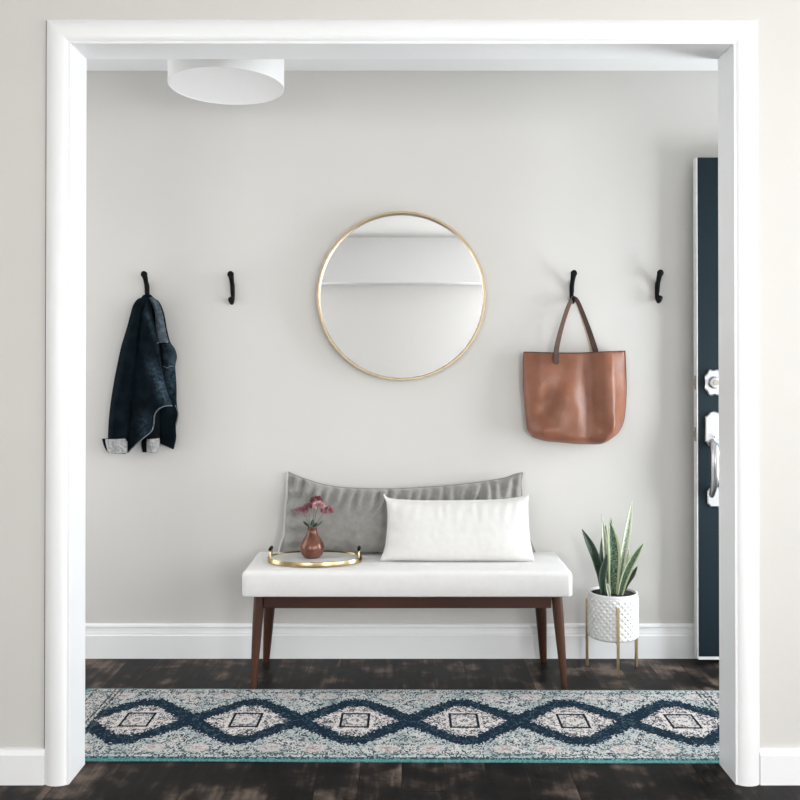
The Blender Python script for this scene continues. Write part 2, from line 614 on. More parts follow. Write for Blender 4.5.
def cloth(grid, d0, front, back):
    """two-sided cloth body: the outline surveyed at depth d0, front and back depth as functions of (s down, t across, u, v)"""
    nv, nu = len(grid), len(grid[0])
    fr, bk = [], []
    for i in range(nv):
        a, b = [], []
        for j in range(nu):
            s, t = i / (nv - 1), j / (nu - 1)
            u, v = grid[i][j]
            p = P(u, v, d0)
            a.append(Vector((p.x, front(s, t, u, v), p.z)))
            b.append(Vector((p.x, back(s, t, u, v), p.z)))
        fr.append(a)
        bk.append(b)
    return fr, bk


def G(x, c, w):
    return math.exp(-((x - c) / w) ** 2)


def nz(x, y, z=0.0):
    return noise.noise(Vector((x, y, z)))


# ------------------------------------------------------------------ the room shell
XL, XR = -2.6, 2.6       # living room side walls
YR = -1.15               # wall behind the camera
HL, HR = -2.15, 2.07     # hall side walls
OX0, OX1, OZ = -0.9597, 0.961, 2.1405   # cased opening

struct('floor', MB().box(XL - .1, XR + .1, YR - .5, YB + .1, -0.08, 0.0), M['floor'], label='dark brown wide plank wood floor')
struct('ceiling', MB().box(XL - .1, XR + .1, YR - .5, YB + .1, H, H + 0.08), M['ceil'], label='flat white painted ceiling')
struct('wall_back', MB().box(XL - .1, XR + .1, YB, YB + 0.1, 0.0, H), M['wall'], label='warm light grey hall wall behind the bench')

wf = MB()
wf.box(XL, OX0 - 0.018, YF, YK, 0, H)
wf.box(OX1 + 0.018, XR, YF, YK, 0, H)
wf.box(OX0 - 0.018, OX1 + 0.018, YF, YK, OZ + 0.018, H)
struct('wall_front', wf, M['wall'], label='light grey partition wall around the wide cased opening')

struct('wall_left', MB().box(HL - 0.1, HL, YK, YB, 2.1, H).box(HL - 0.1, HL, YK, YK + 0.06, 0, 2.1).box(HL - 0.1, HL, YB - 0.06, YB, 0, 2.1), M['wall'])  # hall end opened so the added fill lamp can shine in
wr = MB()
DY0, DY1, DZ = 2.965, 3.855, 2.075   # entrance doorway in the hall's right wall
wr.box(HR, HR + 0.12, YK, DY0, 0, H)
wr.box(HR, HR + 0.12, DY1, YB, 0, H)
wr.box(HR, HR + 0.12, DY0, DY1, DZ, H)
struct('wall_right', wr, M['wall'])
YW = -1.5
rw = MB()
for a, b_ in ((XL - .1, -2.20), (-1.0, 1.0), (2.20, XR + .1)):
    rw.box(a, b_, YW - .1, YW, 0, H)
for a in (-2.20, 1.0):
    rw.box(a, a + 1.2, YW - .1, YW, 0, 0.68)
    rw.box(a, a + 1.2, YW - .1, YW, 1.98, H)
struct('wall_rear', rw, M['wall_pale'])
# white bulkhead along the top of the wall behind the camera (seen in the mirror)
struct('trim_8', MB().box(XL, XR, YW, YR, 2.015, H), M['trim'])
struct('wall_left', MB().box(XL - .1, XL, YW, YF, 0, H), M['wall'])
WY0, WY1, WZ0, WZ1 = -0.7, 2.0, 0.55, 2.15
struct('wall_right', MB().box(XR, XR + .1, YW, WY0, 0, H).box(XR, XR + .1, WY1, YF, 0, H)
       .box(XR, XR + .1, WY0, WY1, 0, WZ0).box(XR, XR + .1, WY0, WY1, WZ1, H), M['wall'])

# unseen windows that light the room; the rear left one added as fill
w1 = MB()
for a, b_ in ((WY0, WY0 + .05), (0.175 - .03, 0.175 + .03), (1.1 - .03, 1.1 + .03), (WY1 - .05, WY1)):
    w1.box(XR + .02, XR + .07, a, b_, WZ0, WZ1)
for a, b_ in ((WZ0, WZ0 + .05), (WZ1 - .05, WZ1)):
    w1.box(XR + .02, XR + .07, WY0, WY1, a, b_)
struct('window_1', w1, M['trim'])
for nm, q in (('window_2', 1.0), ('fill_window_3', -2.20)):
    w2 = MB()
    for a, b_ in ((q, q + .05), (q + .57, q + .63), (q + 1.15, q + 1.2)):
        w2.box(a, b_, YW - .07, YW - .02, 0.68, 1.98)
    for a, b_ in ((0.68, 0.73), (1.93, 1.98)):
        w2.box(q, q + 1.2, YW - .07, YW - .02, a, b_)
    struct(nm, w2, M['trim'])

# casing around the opening, mitred
CW = 0.068
PROF = [(0, 0), (0, 0.0090), (0.0015, 0.0105), (0.004, 0.0105), (0.0055, 0.0120), (0.010, 0.0155), (0.017, 0.0188), (0.025, 0.0208),
        (0.034, 0.0214), (0.043, 0.0206), (0.051, 0.0184), (0.058, 0.0150), (0.064, 0.0108), (CW, 0.0075), (CW, 0)]
IX0, IX1, IZ = OX0 - 0.003, OX1 + 0.003, OZ + 0.003


def side_casing(x, sg):
    mb = MB()
    mb.rings([[Vector((x + sg * w, YF - t, 0)) for w, t in PROF], [Vector((x + sg * w, YF - t, IZ + w)) for w, t in PROF]])
    return mb


struct('trim_1', side_casing(IX0, -1), M['trim'], label='white casing on the left of the opening', smooth=40)
struct('trim_shadow_9', MB().box(IX0 - CW - 0.0042, IX0 - CW, YF - 0.0012, YF + 0.001, 0.10, IZ + CW), M['gap'], label='dark strip painted as the shadow in the crack between the left casing and the wall')  # shadow line beside the casing laid in as a dark strip
struct('trim_2', side_casing(IX1, 1), M['trim'], label='white casing on the right of the opening', smooth=40)
hd = MB()
hd.rings([[Vector((IX0 - w, YF - t, IZ + w)) for w, t in PROF], [Vector((IX1 + w, YF - t, IZ + w)) for w, t in PROF]])
struct('trim_3', hd, M['trim'], label='white head casing above the opening', smooth=40)
JF, JB = YF - 0.010, YK + 0.004
struct('trim_4', MB().box(OX0 - 0.018, OX0, JF, JB, 0, OZ + 0.018), M['trim'], bevel=0.002, label='white left jamb lining')
struct('trim_5', MB().box(OX1, OX1 + 0.018, JF, JB, 0, OZ + 0.018), M['trim'], bevel=0.002, label='white right jamb lining')
struct('trim_6', MB().box(OX0, OX1, JF, JB, OZ, OZ + 0.018), M['trim'], bevel=0.002, label='white head lining of the opening')

BB = [(0, 0), (0.017, 0), (0.017, 0.094), (0.0135, 0.099), (0.0135, 0.104), (0.0115, 0.112), (0.010, 0.124), (0.0125, 0.128), (0.011, 0.136), (0.006, 0.141), (0, 0.141)]


def baseboard(x0, x1, y, prof, sg=-1):
    mb = MB()
    mb.rings([[Vector((x0, y + sg * t, z)) for t, z in prof], [Vector((x1, y + sg * t, z)) for t, z in prof]])
    return mb


struct('baseboard_back', baseboard(HL, HR, YB, BB), M['trim'], label='tall white moulded baseboard on the hall wall')
FB = [(0, 0), (0.014, 0), (0.014, 0.085), (0.010, 0.093), (0.008, 0.100), (0, 0.101)]
struct('baseboard_left', baseboard(XL, IX0 - CW, YF, FB), M['trim'], label='white baseboard left of the opening')
struct('baseboard_right', baseboard(IX1 + CW, XR, YF, FB), M['trim'], label='white baseboard right of the opening')

# entrance doorway lining, beside the open door
fr = MB()
fr.box(HR - 0.005, HR + 0.125, DY0 - 0.02, DY0, 0, DZ)
fr.box(HR - 0.005, HR + 0.125, DY1, DY1 + 0.02, 0, DZ)
fr.box(HR - 0.005, HR + 0.125, DY0 - 0.02, DY1 + 0.02, DZ, DZ + 0.02)
struct('trim_7', fr, M['trim'])
struct('floor', MB().box(HR + 0.13, HR + 1.6, 2.4, 4.4, -0.14, -0.06), M['concrete'])

# ------------------------------------------------------------------ open entrance door
DX0, DYF, DYBk = 1.199, 3.86, 3.905
DXR = HR - 0.008
leaf = MB().box(DX0 + 0.003, DXR, DYF, DYBk, 0.031, 2.058)
door = obj('door_1', leaf, M['door'], bevel=0.0015)
door['kind'] = 'structure'
door['label'] = 'dark navy entrance door standing open against the hall wall at right'
pn = MB()
for (z0, z1) in ((0.25, 0.86), (1.02, 1.86)):
    for (xa, xb) in ((DX0 + 0.125, DX0 + 0.385), (DX0 + 0.475, DX0 + 0.735)):
        for k, (ins, dp) in enumerate(((0, 0.006), (0.022, 0.003), (0.044, 0.007))):
            pn.box(xa + ins, xb - ins, DYF - dp, DYF + 0.001, z0 + ins, z1 - ins)
obj('panel', pn, M['door'], door, bevel=0.002)
eg = MB().box(DX0, DX0 + 0.003, DYF + 0.0005, DYBk, 0.024, 2.058)
obj('door_edge', eg, M['door_edge'], door, label='white bare edge of the door')
obj('door_sweep', MB().box(DX0 + 0.004, DXR, DYF + 0.002, DYBk - 0.004, 0.018, 0.031), M['door_edge'], door, label='pale strip under the door')


def plate(cx, cz, outline, y0, th, inset=0.005):
    """raised plate with a chamfered rim on the door face"""
    mb = MB()
    rs = []
    for dy, k in ((0, 1.0), (th * 0.55, 1.0), (th, None)):
        ring = []
        for a, b_ in outline:
            if k is None:
                l = math.hypot(a, b_)
                f_ = max(0.0, 1 - inset / max(l, 1e-6))
                ring.append(Vector((cx + a * f_, y0 - dy, cz + b_ * f_)))
            else:
                ring.append(Vector((cx + a, y0 - dy, cz + b_)))
        rs.append(ring)
    mb.rings(rs)
    return mb


def dpx(u, v):
    p = P(u, v, DYF)
    return p.x, p.z


cx, cz = dpx(713.5, 382.5)
ros = [(0.037 * math.copysign(abs(math.cos(a)) ** 0.8, math.cos(a)) * (1 - 0.05 * math.cos(8 * a)), 0.053 * math.copysign(abs(math.sin(a)) ** 0.8, math.sin(a)) * (1 - 0.05 * math.cos(8 * a))) for a in [k * math.pi / 48 for k in range(96)]]
db = obj('deadbolt', plate(cx, cz, ros, DYF, 0.010), M['nickel'], door, smooth=30, label='bright nickel deadbolt rosette')
mb = MB()
mb.tube([(cx, DYF - 0.008, cz), (cx, DYF - 0.020, cz), (cx, DYF - 0.028, cz), (cx, DYF - 0.030, cz)], [0.026, 0.025, 0.021, 0.014], 28)
obj('lock_cylinder', mb, M['nickel'], db, smooth=35)
mb = MB()
mb.tube([(cx, DYF - 0.029, cz), (cx, DYF - 0.034, cz)], [0.0125, 0.0115], 20)
mb.box(cx - 0.0012, cx + 0.0012, DYF - 0.0348, DYF - 0.033, cz - 0.006, cz + 0.006)
obj('key_plug', mb, M['latch'], db, smooth=35)
hx, hz = dpx(714, 429.5)


def hplate(w, h):
    o_ = []
    pts = [(w * 0.55, h), (w * 0.72, h * 0.86), (w, h * 0.78), (w, -h * 0.70), (w * 0.8, -h * 0.80), (w * 0.62, -h * 0.98)]
    o_ += [(0, h * 1.08)] + pts + [(0, -h * 1.06)] + [(-a, b_) for a, b_ in reversed(pts)]
    return o_


hs = obj('handle_set', plate(hx, hz, hplate(0.038, 0.068), DYF, 0.011), M['nickel'], door, smooth=25, label='bright nickel handle set with grip')
gx, gz0 = dpx(715, 446)
gz1 = dpx(715, 497)[1]
mb = MB()
mb.tube([(hx - 0.012, DYF - 0.008, hz - 0.050), (hx - 0.012, DYF - 0.035, hz - 0.058), (hx - 0.012, DYF - 0.052, hz - 0.085), (hx - 0.012, DYF - 0.056, hz - 0.13),
         (hx - 0.012, DYF - 0.050, hz - 0.19), (hx - 0.012, DYF - 0.030, hz - 0.235), (hx - 0.012, DYF - 0.010, hz - 0.262), (hx - 0.012, DYF - 0.004, hz - 0.268)],
        [0.015, 0.016, 0.018, 0.0195, 0.0165, 0.013, 0.012, 0.010], 16)
obj('grip', mb, M['nickel'], hs, smooth=50)
mb = MB()
mb.tube([(hx, DYF - 0.008, hz - 0.028), (hx, DYF - 0.03, hz - 0.030), (hx, DYF - 0.05, hz - 0.026)], [0.008, 0.011, 0.014], 14, flat=(0.35, 1))
obj('thumb_latch', mb, M['nickel'], hs, smooth=50)
bx, bz = dpx(714.5, 497)
obj('foot_plate', plate(bx, bz, [(0.018, 0.040), (0.031, 0.026), (0.031, -0.026), (0.018, -0.040), (-0.018, -0.040), (-0.031, -0.026), (-0.031, 0.026), (-0.018, 0.040)], DYF, 0.009), M['nickel'], hs, smooth=25)
for v in (382.5, 434.5):
    z = dpx(697, v)[1]
    mb = MB().box(DX0 - 0.0015, DX0 + 0.001, DYF + 0.010, DYBk - 0.010, z - 0.028, z + 0.028)
    mb.box(DX0 - 0.006, DX0, DYF + 0.016, DYBk - 0.016, z - 0.011, z + 0.011)
    obj('latch_plate', mb, M['latch'], door)

# ------------------------------------------------------------------ flush drum light
lx_, ly_, lz_, lr = (226.3 - CU) * 3.415 / F, 3.415, 2.213, 0.205
lamp = thing('ceiling_light', 'white round drum ceiling light hanging in the hall', 'ceiling light', (lx_, ly_, H))
LH = 0.165
OV = 1.13   # slightly oval shade
mb2 = MB()
mb2.lathe([(lr - 0.005, LH), (lr - 0.005, 0.0), (lr, 0.0), (lr, LH), (lr - 0.005, LH)], (lx_, ly_, lz_), 96, 1, OV, cap0=False, cap1=False)
obj('drum_shade', mb2, M['drum'], lamp, smooth=30)
mb = MB()
mb.lathe([(0.001, 0.024), (0.05, 0.023), (0.10, 0.0195), (0.15, 0.0125), (lr - 0.02, 0.0055), (lr - 0.005, 0.002), (lr - 0.005, 0.040), (0.001, 0.040)], (lx_, ly_, lz_), 96, 1, OV)
obj('diffuser', mb, M['drum'], lamp, smooth=30)
mb = MB()
mb.lathe([(lr - 0.005, LH - 0.004), (lr - 0.005, LH), (0.07, LH), (0.07, H - lz_)], (lx_, ly_, lz_), 64, 1, OV)
obj('ceiling_canopy', mb, M['drum'], lamp, smooth=30)

# ------------------------------------------------------------------ round mirror
mc = P(401.5, 296, 3.922)
mirror = thing('wall_mirror', 'round mirror in a thin brass frame hung above the bench', 'mirror', mc)
MR = 0.3487
mb = MB()
TL = 96
prof = [(MR - 0.010, 0.014), (MR - 0.010, -0.014), (MR - 0.008, -0.016), (MR - 0.001, -0.016), (MR, -0.014), (MR, 0.020), (MR - 0.010, 0.020), (MR - 0.010, 0.014)]
mb.rings([[mc + Vector((r * math.cos(k * 2 * math.pi / TL), y, r * math.sin(k * 2 * math.pi / TL))) for k in range(TL)] for r, y in prof], True, False, False)
obj('frame', mb, M['gold'], mirror, smooth=40)
mb = MB()
mb.rings([[mc + Vector((r * math.cos(k * 2 * math.pi / TL), y, r * math.sin(k * 2 * math.pi / TL))) for k in range(TL)] for r, y in ((MR - 0.009, 0.009), (MR - 0.009, 0.018))])
obj('mirror_glass', mb, M['glass'], mirror, smooth=30)

# ------------------------------------------------------------------ coat hooks


def make_hook(c, label):
    t = thing('coat_hook', label, 'hook', c, 'black coat hooks on the hall wall')
    mb = MB()
    out = []
    for k in range(28):
        a = k * 2 * math.pi / 28
        out.append((0.0085 * math.copysign(abs(math.cos(a)) ** 0.6, math.cos(a)), 0.042 * math.copysign(abs(math.sin(a)) ** 0.7, math.sin(a)) - 0.008))
    mb.rings([[c + Vector((a * k, y, b_ * k)) for a, b_ in out] for y, k in ((0, 1), (-0.004, 1), (-0.006, 0.85))])
    obj('backplate', mb, M['black'], t, smooth=40)
    mb = MB()
    mb.tube([c + Vector(p) for p in ((0, -0.003, -0.022), (0, -0.011, -0.010), (0, -0.014, 0.006), (0, -0.019, 0.024), (0, -0.032, 0.044), (0, -0.048, 0.058), (0, -0.054, 0.062), (0, -0.060, 0.064), (0, -0.062, 0.064))],
            [0.007, 0.0085, 0.0082, 0.0088, 0.0102, 0.0122, 0.0140, 0.012, 0.005], 14)
    obj('upper_prong', mb, M['black'], t, smooth=60)
    mb = MB()
    mb.tube([c + Vector(p) for p in ((0, -0.003, -0.018), (0, -0.009, -0.032), (0, -0.014, -0.045), (0, -0.026, -0.053), (0, -0.038, -0.049), (0, -0.045, -0.041), (0, -0.049, -0.035), (0, -0.051, -0.032))],
            [0.007, 0.0088, 0.0090, 0.0090, 0.0100, 0.0122, 0.010, 0.004], 14)
    obj('lower_prong', mb, M['black'], t, smooth=60)
    return t


hook0 = make_hook(P(147.4, 290.4, YB), 'black double wall hook carrying the denim jacket')
copy_tree(hook0, P(232.8, 290.4, YB), 'empty black double wall hook between jacket and mirror')
copy_tree(hook0, P(571.6, 289.4, YB), 'black double wall hook carrying the brown tote bag')
copy_tree(hook0, P(657, 289, YB), 'empty black double wall hook beside the open navy door')

# ------------------------------------------------------------------ denim jacket
jk = thing('denim_jacket', 'dark blue denim jacket with rolled grey cuffs hanging on the leftmost wall hook', 'jacket', P(145, 298, 3.90))
D0 = 3.90


def folds(u, v, a=0.010, k=0.16, tilt=0.35, ph=0.0):
    return a * (math.sin((u + tilt * (v - 300) * 0.5) * k * 2 + ph) * 0.6 + nz(u * 0.11, v * 0.035, ph) * 0.9)


def fade(o, fn):
    """worn, paler cloth: a vertex attribute the denim reads"""
    at = o.data.attributes.new('fade', 'FLOAT', 'POINT')
    w0 = WORLD[o.name]
    for i, vt in enumerate(o.data.vertices):
        p = vt.co + w0
        at.data[i].value = fn(CU + p.x * F / D0, CV - (p.z - EYE) * F / D0)
    return o


# front panel behind everything, at right
g = coons([(147, 298), (147, 330), (149, 370), (153, 410), (157, 443)],
          [(151, 297.5), (156.5, 300.5), (160.5, 308), (162.8, 316), (165.3, 330), (168.5, 342), (173, 348.5), (175.2, 357), (173.6, 366), (174.8, 385), (175, 403), (177, 415), (174.2, 426), (174.5, 438), (172, 450)],
          None, [(157, 443), (165, 446.5), (172, 450)], 26, 60)
fr_, bk_ = cloth(g, D0, lambda s, t, u, v: 3.931 - 0.012 * math.sin(math.pi * t) ** 0.6 * min(1, s * 6 + .3) - folds(u, v, 0.003, 0.2, 0.2, 1.3) * math.sin(math.pi * t),
                 lambda s, t, u, v: 3.942)
fade(obj('front_panel', MB().shell(fr_, bk_), M['denim'], jk, smooth=70), lambda u, v: 0.55 * G(u, 171, 8) * G(v, 372, 24))
# right sleeve hanging behind the hem
g = coons([(142, 405), (140.5, 425), (140.5, 441)], [(158, 405), (158.5, 425), (158.5, 441)], None, None, 16, 16)
fr_, bk_ = cloth(g, D0, lambda s, t, u, v: 3.920 - 0.026 * math.sin(math.pi * t) ** 0.6, lambda s, t, u, v: 3.936)
obj('sleeve', MB().shell(fr_, bk_), M['denim_lining'], jk, smooth=70)
# body drape
g = coons([(144, 297.5), (137, 330), (131, 370), (127, 400), (126, 430), (129, 452.5)],
          [(149, 297.5), (151.5, 315), (156.5, 332), (159.5, 348), (162, 366), (165.5, 384), (169, 395), (173.8, 405.5)],
          None, [(129, 452.5), (138, 444), (148, 436), (154, 430.5), (156.3, 423), (157.3, 414), (161, 408.5), (167, 405.8), (173.8, 405.5)], 40, 60)


def jbody(s, t, u, v):
    return 3.903 - 0.042 * math.sin(math.pi * min(1, t * 0.84 + 0.04)) ** 0.5 * min(1, s * 5 + .35) - (folds(u, v, 0.009, 0.19, 0.55, 0.4) + 0.006 * nz(u * 0.2, v * 0.12, 4)) * math.sin(math.pi * t)


fr_, bk_ = cloth(g, D0, jbody, lambda s, t, u, v: 3.918)
fade(obj('body', MB().shell(fr_, bk_), M['denim'], jk, smooth=70), lambda u, v: 0.95 * G(u - (v - 385) * 0.38, 163, 6) * G(v, 387, 20) + 0.35 * G(u, 147, 7) * G(v, 427, 14) + 0.30 * G(u - (v - 320) * 0.3, 151, 2.0) * G(v, 325, 28))
hem = [P(u, v, D0) for u, v in resample([(129, 452.5), (138, 444), (148, 436), (154, 430.5), (156.3, 423), (157.3, 414), (161, 408.5), (167, 405.8), (173.8, 405.5)], 40)]
for i, p in enumerate(hem):
    p.y = jbody(1.0, i / 39, *resample([(129, 452.5), (138, 444), (148, 436), (154, 430.5), (156.3, 423), (157.3, 414), (161, 408.5), (167, 405.8), (173.8, 405.5)], 40)[i]) - 0.001
obj('hem_stitching', MB().tube(hem, 0.0024, 8), M['stitch'], jk, smooth=60, label='pale stitched hem')
ln = [P(u, v, D0) for u, v in resample([(173.8, 405.5), (176.6, 412), (176.2, 418), (174.3, 426)], 14)]
for p in ln:
    p.y = 3.925
obj('hem_stitching', MB().tube(ln, 0.0024, 8), M['stitch'], jk, smooth=60, label='pale stitched hem')
# left sleeve in front
g = coons([(143.5, 297), (137.5, 299), (133.2, 305), (131, 313), (127, 328), (121.5, 346), (117.3, 365), (113.5, 385), (110.5, 405), (108.7, 425), (108.3, 441)],
          [(148.5, 297), (147, 312), (143.5, 335), (140, 365), (136.5, 395), (133, 420), (130, 441)], None, None, 30, 60)
fr_, bk_ = cloth(g, D0, lambda s, t, u, v: 3.900 - 0.052 * math.sin(math.pi * t) ** 0.6 * min(1, s * 5 + .3) - folds(u, v, 0.008, 0.17, 0.5, 2.2) * math.sin(math.pi * t),
                 lambda s, t, u, v: 3.915)
slv = obj('sleeve', MB().shell(fr_, bk_), M['denim'], jk, smooth=70)
# raised seam down the shoulder
sm_ = [P(u, v, D0) for u, v in resample([(148.3, 298), (149.4, 310), (152.3, 325), (156, 340), (158.8, 352), (161, 366)], 30)]
for p in sm_:
    p.y = 3.892
obj('shoulder_seam', MB().tube(sm_, 0.0032, 8), M['denim_mid'], jk, smooth=60)
# collar
g = coons([(149.5, 298.5), (152.5, 305), (155.0, 312), (155.8, 324), (156.8, 336), (158, 343.5)], [(152.5, 297.0), (157.5, 300.5), (161.3, 308), (163.6, 316), (166.2, 330), (169.2, 342)], None, None, 16, 28)
fr_, bk_ = cloth(g, D0, lambda s, t, u, v: 3.892 - 0.012 * math.sin(math.pi * t), lambda s, t, u, v: 3.900)
obj('collar', MB().shell(fr_, bk_), M['denim_collar'], jk, smooth=70, label='lighter grey blue collar')
ln = [P(u, v, D0) for u, v in ((157.6, 343.5), (160, 342.2), (164, 341.8), (168.8, 342.2))]
for p in ln:
    p.y = 3.889
obj('collar_stitching', MB().tube(ln, 0.0026, 8), M['cuff'], jk, smooth=60, label='pale collar edge')
# rumpled chest flap, right edge
g = coons([(160.5, 344), (162, 355), (164, 366)], [(168.5, 343), (174, 349), (175.4, 357), (174, 366.5)], None, [(164, 366), (167, 367.5), (170, 365.5), (174, 366.5)], 16, 18)
fr_, bk_ = cloth(g, D0, lambda s, t, u, v: 3.912 - 0.014 * math.sin(math.pi * t) - 0.008 * nz(u * .3, v * .3), lambda s, t, u, v: 3.922)
obj('pocket_flap', MB().shell(fr_, bk_), M['denim_mid'], jk, smooth=70)
ln = [P(u, v, D0) for u, v in ((163.5, 366.3), (167, 368), (170, 366), (174.3, 366.8))]
for p in ln:
    p.y = 3.903
obj('pocket_stitching', MB().tube(ln, 0.0020, 8), M['stitch'], jk, smooth=60, label='pale pocket stitching')
# loop over the hook
ln = [P(142, 301, D0), P(144.6, 297, D0), P(147, 295.6, D0), P(149.5, 297, D0), P(152.5, 300, D0)]
for p, y in zip(ln, (3.90, 3.90, 3.904, 3.90, 3.90)):
    p.y = y
obj('hanging_loop', MB().tube(ln, [0.010, 0.011, 0.010, 0.011, 0.010], 10), M['denim'], jk, smooth=60)


def cuff(poly_l, poly_r, yb, bulge, lining_l=None):
    g_ = coons(poly_l, poly_r, None, None, 20, 10)
    a, b_ = cloth(g_, D0, lambda s, t, u, v: yb - bulge * math.sin(math.pi * t) ** 0.5 - 0.004 * nz(u * .5, v * .2, 3), lambda s, t, u, v: yb + 0.012)
    c = obj('cuff', MB().shell(a, b_), M['cuff'], jk, smooth=60, label='rolled up pale grey cuff')
    if lining_l:
        g_ = coons(lining_l[0], lining_l[1], None, None, 8, 10)
        a, b_ = cloth(g_, D0, lambda s, t, u, v: yb + 0.004 - 0.012 * math.sin(math.pi * t), lambda s, t, u, v: yb + 0.016)
        obj('cuff_lining', MB().shell(a, b_), M['denim_lining'], c, smooth=60)


cuff([(106, 438), (107.5, 446), (109, 452.5)], [(129.2, 438), (129.4, 446), (128.8, 452.3)], 3.896, 0.058, ([(102, 438.6), (104.5, 447), (108.5, 453.5)], [(109, 438), (110, 446), (127, 453.8)]))
cuff([(145.5, 439), (146, 446), (146, 451.5)], [(159, 438.3), (158.8, 446), (156.5, 453.5)], 3.914, 0.034, ([(140.5, 439.5), (140.5, 447), (141.5, 452.5)], [(147.5, 438.5), (148, 446), (148, 452.5)]))

# ------------------------------------------------------------------ leather tote
tb = thing('tote_bag', 'tan leather tote bag hanging by its straps on a wall hook', 'bag', P(573, 298, 3.89))
D0 = 3.895
g = coons([(524, 352), (523.3, 365), (523.4, 385), (525, 405), (526.6, 420), (528, 430), (533, 437)],
          [(625.5, 351), (626.3, 370), (626.8, 388), (626, 405), (624, 421), (618.5, 432.5), (609, 440.5)],
          [(524, 352), (545, 352.6), (575, 353), (600, 352), (625.5, 351)],
          [(533, 437), (545, 440.5), (560, 441.8), (580, 443.8), (597, 443.6), (609, 440.5)], 64, 56)


def tote_front(s, t, u, v):
    edge = min(1.0, math.sin(math.pi * t) * 2.2) ** 0.7
    body = 0.018 + 0.050 * (s ** 0.7) * (1 - max(0, (s - 0.88) / 0.12) ** 2 * 0.75)
    h = body * edge
    w = s ** 0.5
    # soft creases of the slouching leather
    h += edge * 0.027 * G(u, 605, 11) * (0.5 + 0.5 * w)
    h -= edge * 0.027 * G(u, 588, 11) * (0.45 + 0.55 * s)
    h += edge * 0.018 * G(u - (v - 395) * 0.35, 566, 13) * G(v, 400, 28)
    h -= edge * 0.018 * G(u + (v - 395) * 0.55, 549, 10) * G(v, 408, 24)
    h += edge * 0.010 * G(v, 429, 5) * G(u, 545, 14)
    h += edge * 0.014 * G(u, 612, 6) * G(v, 424, 9)
    h -= edge * 0.016 * G(u, 602, 6) * G(v, 431, 8)
    h += edge * 0.006 * nz(u * 0.06, v * 0.05, 2.0)
    return 3.905 - h


fr_, bk_ = cloth(g, D0, tote_front, lambda s, t, u, v: 3.922 + 0.010 * s * math.sin(math.pi * t))
obj('bag_body', MB().shell(fr_, bk_, open_top=True), M['leather'], tb, smooth=80, solid=0.0025)
# rim of the mouth
rim = [Vector((p.x, p.y - 0.001, p.z)) for p in fr_[0]]
obj('top_edge', MB().tube(rim, 0.0018, 8), M['strap'], tb, smooth=60)
# side seam
sd = [Vector((r[-1].x, r[-1].y - 0.002, r[-1].z)) for r in fr_[:-6]]
obj('side_seam', MB().tube(sd, 0.0016, 8), M['strap'], tb, smooth=60)


def strap(pts, wpx, m, name='strap', label=None):
    q = resample([(a, b_) for a, b_, _ in pts], 40)
    # depth by interpolation on the vertical order of points
    ys = []
    n = len(pts)
    acc = [0]
    for a, b_ in zip(pts, pts[1:]):
        acc.append(acc[-1] + math.hypot(a[0] - b_[0], a[1] - b_[1]))
    for k in range(40):
        t = acc[-1] * k / 39
        j = max(i for i in range(n - 1) if acc[i] <= t + 1e-6)
        w = (t - acc[j]) / max(acc[j + 1] - acc[j], 1e-6)
        ys.append(pts[j][2] * (1 - w) + pts[j + 1][2] * w)
    P3 = []
    for (u, v), y in zip(q, ys):
        p = P(u, v, D0)
        P3.append(Vector((p.x, y, p.z)))
    wd, wl = [], []
    for k in range(40):
        a = P3[min(k + 1, 39)] - P3[max(k - 1, 0)]
        d_ = Vector((a.z, 0, -a.x)).normalized()
        wd.append(d_ + Vector((0, 0.25, 0)))
        f_ = k / 39
        wl.append((wpx[0] + (wpx[1] - wpx[0]) * math.sin(math.pi * f_)) * D0 / F)
    return obj(name, MB().ribbon(P3, wl, wd, 0.0032), m, tb, smooth=35, bevel=0.0008, label=label)


strap([(557, 358, 3.916), (557.5, 350, 3.914), (562.5, 330, 3.91), (570, 308, 3.908), (574, 298.5, 3.905), (578.5, 306, 3.908), (586.5, 330, 3.91), (592, 350, 3.914), (592.5, 358, 3.918)], (3.6, 2.0), M['strap_edge'], label='pale inner side of the rear strap')
strap([(555.5, 363, 3.866), (555.3, 352, 3.872), (558.3, 338, 3.882), (564, 319, 3.893), (569.5, 304, 3.898), (573.5, 297.6, 3.899), (578, 302, 3.896), (584, 317, 3.892), (590, 334, 3.889), (595.5, 352, 3.890), (596.5, 357, 3.904)], (6.0, 4.2), M['strap'], label='dark brown front strap')
mb = MB()
tp = P(555.5, 362, D0)
out = [(0.010 * math.cos(k * math.pi / 8), 0.010 * math.sin(k * math.pi / 8)) for k in range(8, 17)] + [(0.0105, 0.03), (-0.0105, 0.03)]
mb.rings([[Vector((tp.x + a, y, tp.z + b_)) for a, b_ in out] for y in (3.868, 3.865)])
obj('strap_tab', mb, M['strap'], tb, bevel=0.0008)

# ------------------------------------------------------------------ bench
bn = thing('upholstered_bench', 'long bench with oatmeal linen seat and tapered walnut legs against the wall', 'bench', (0.02, 3.72, 0))
SX0, SX1, SY0, SY1, SZ0, SZ1 = -0.596, 0.635, 3.53, 3.925, 0.351, 0.447


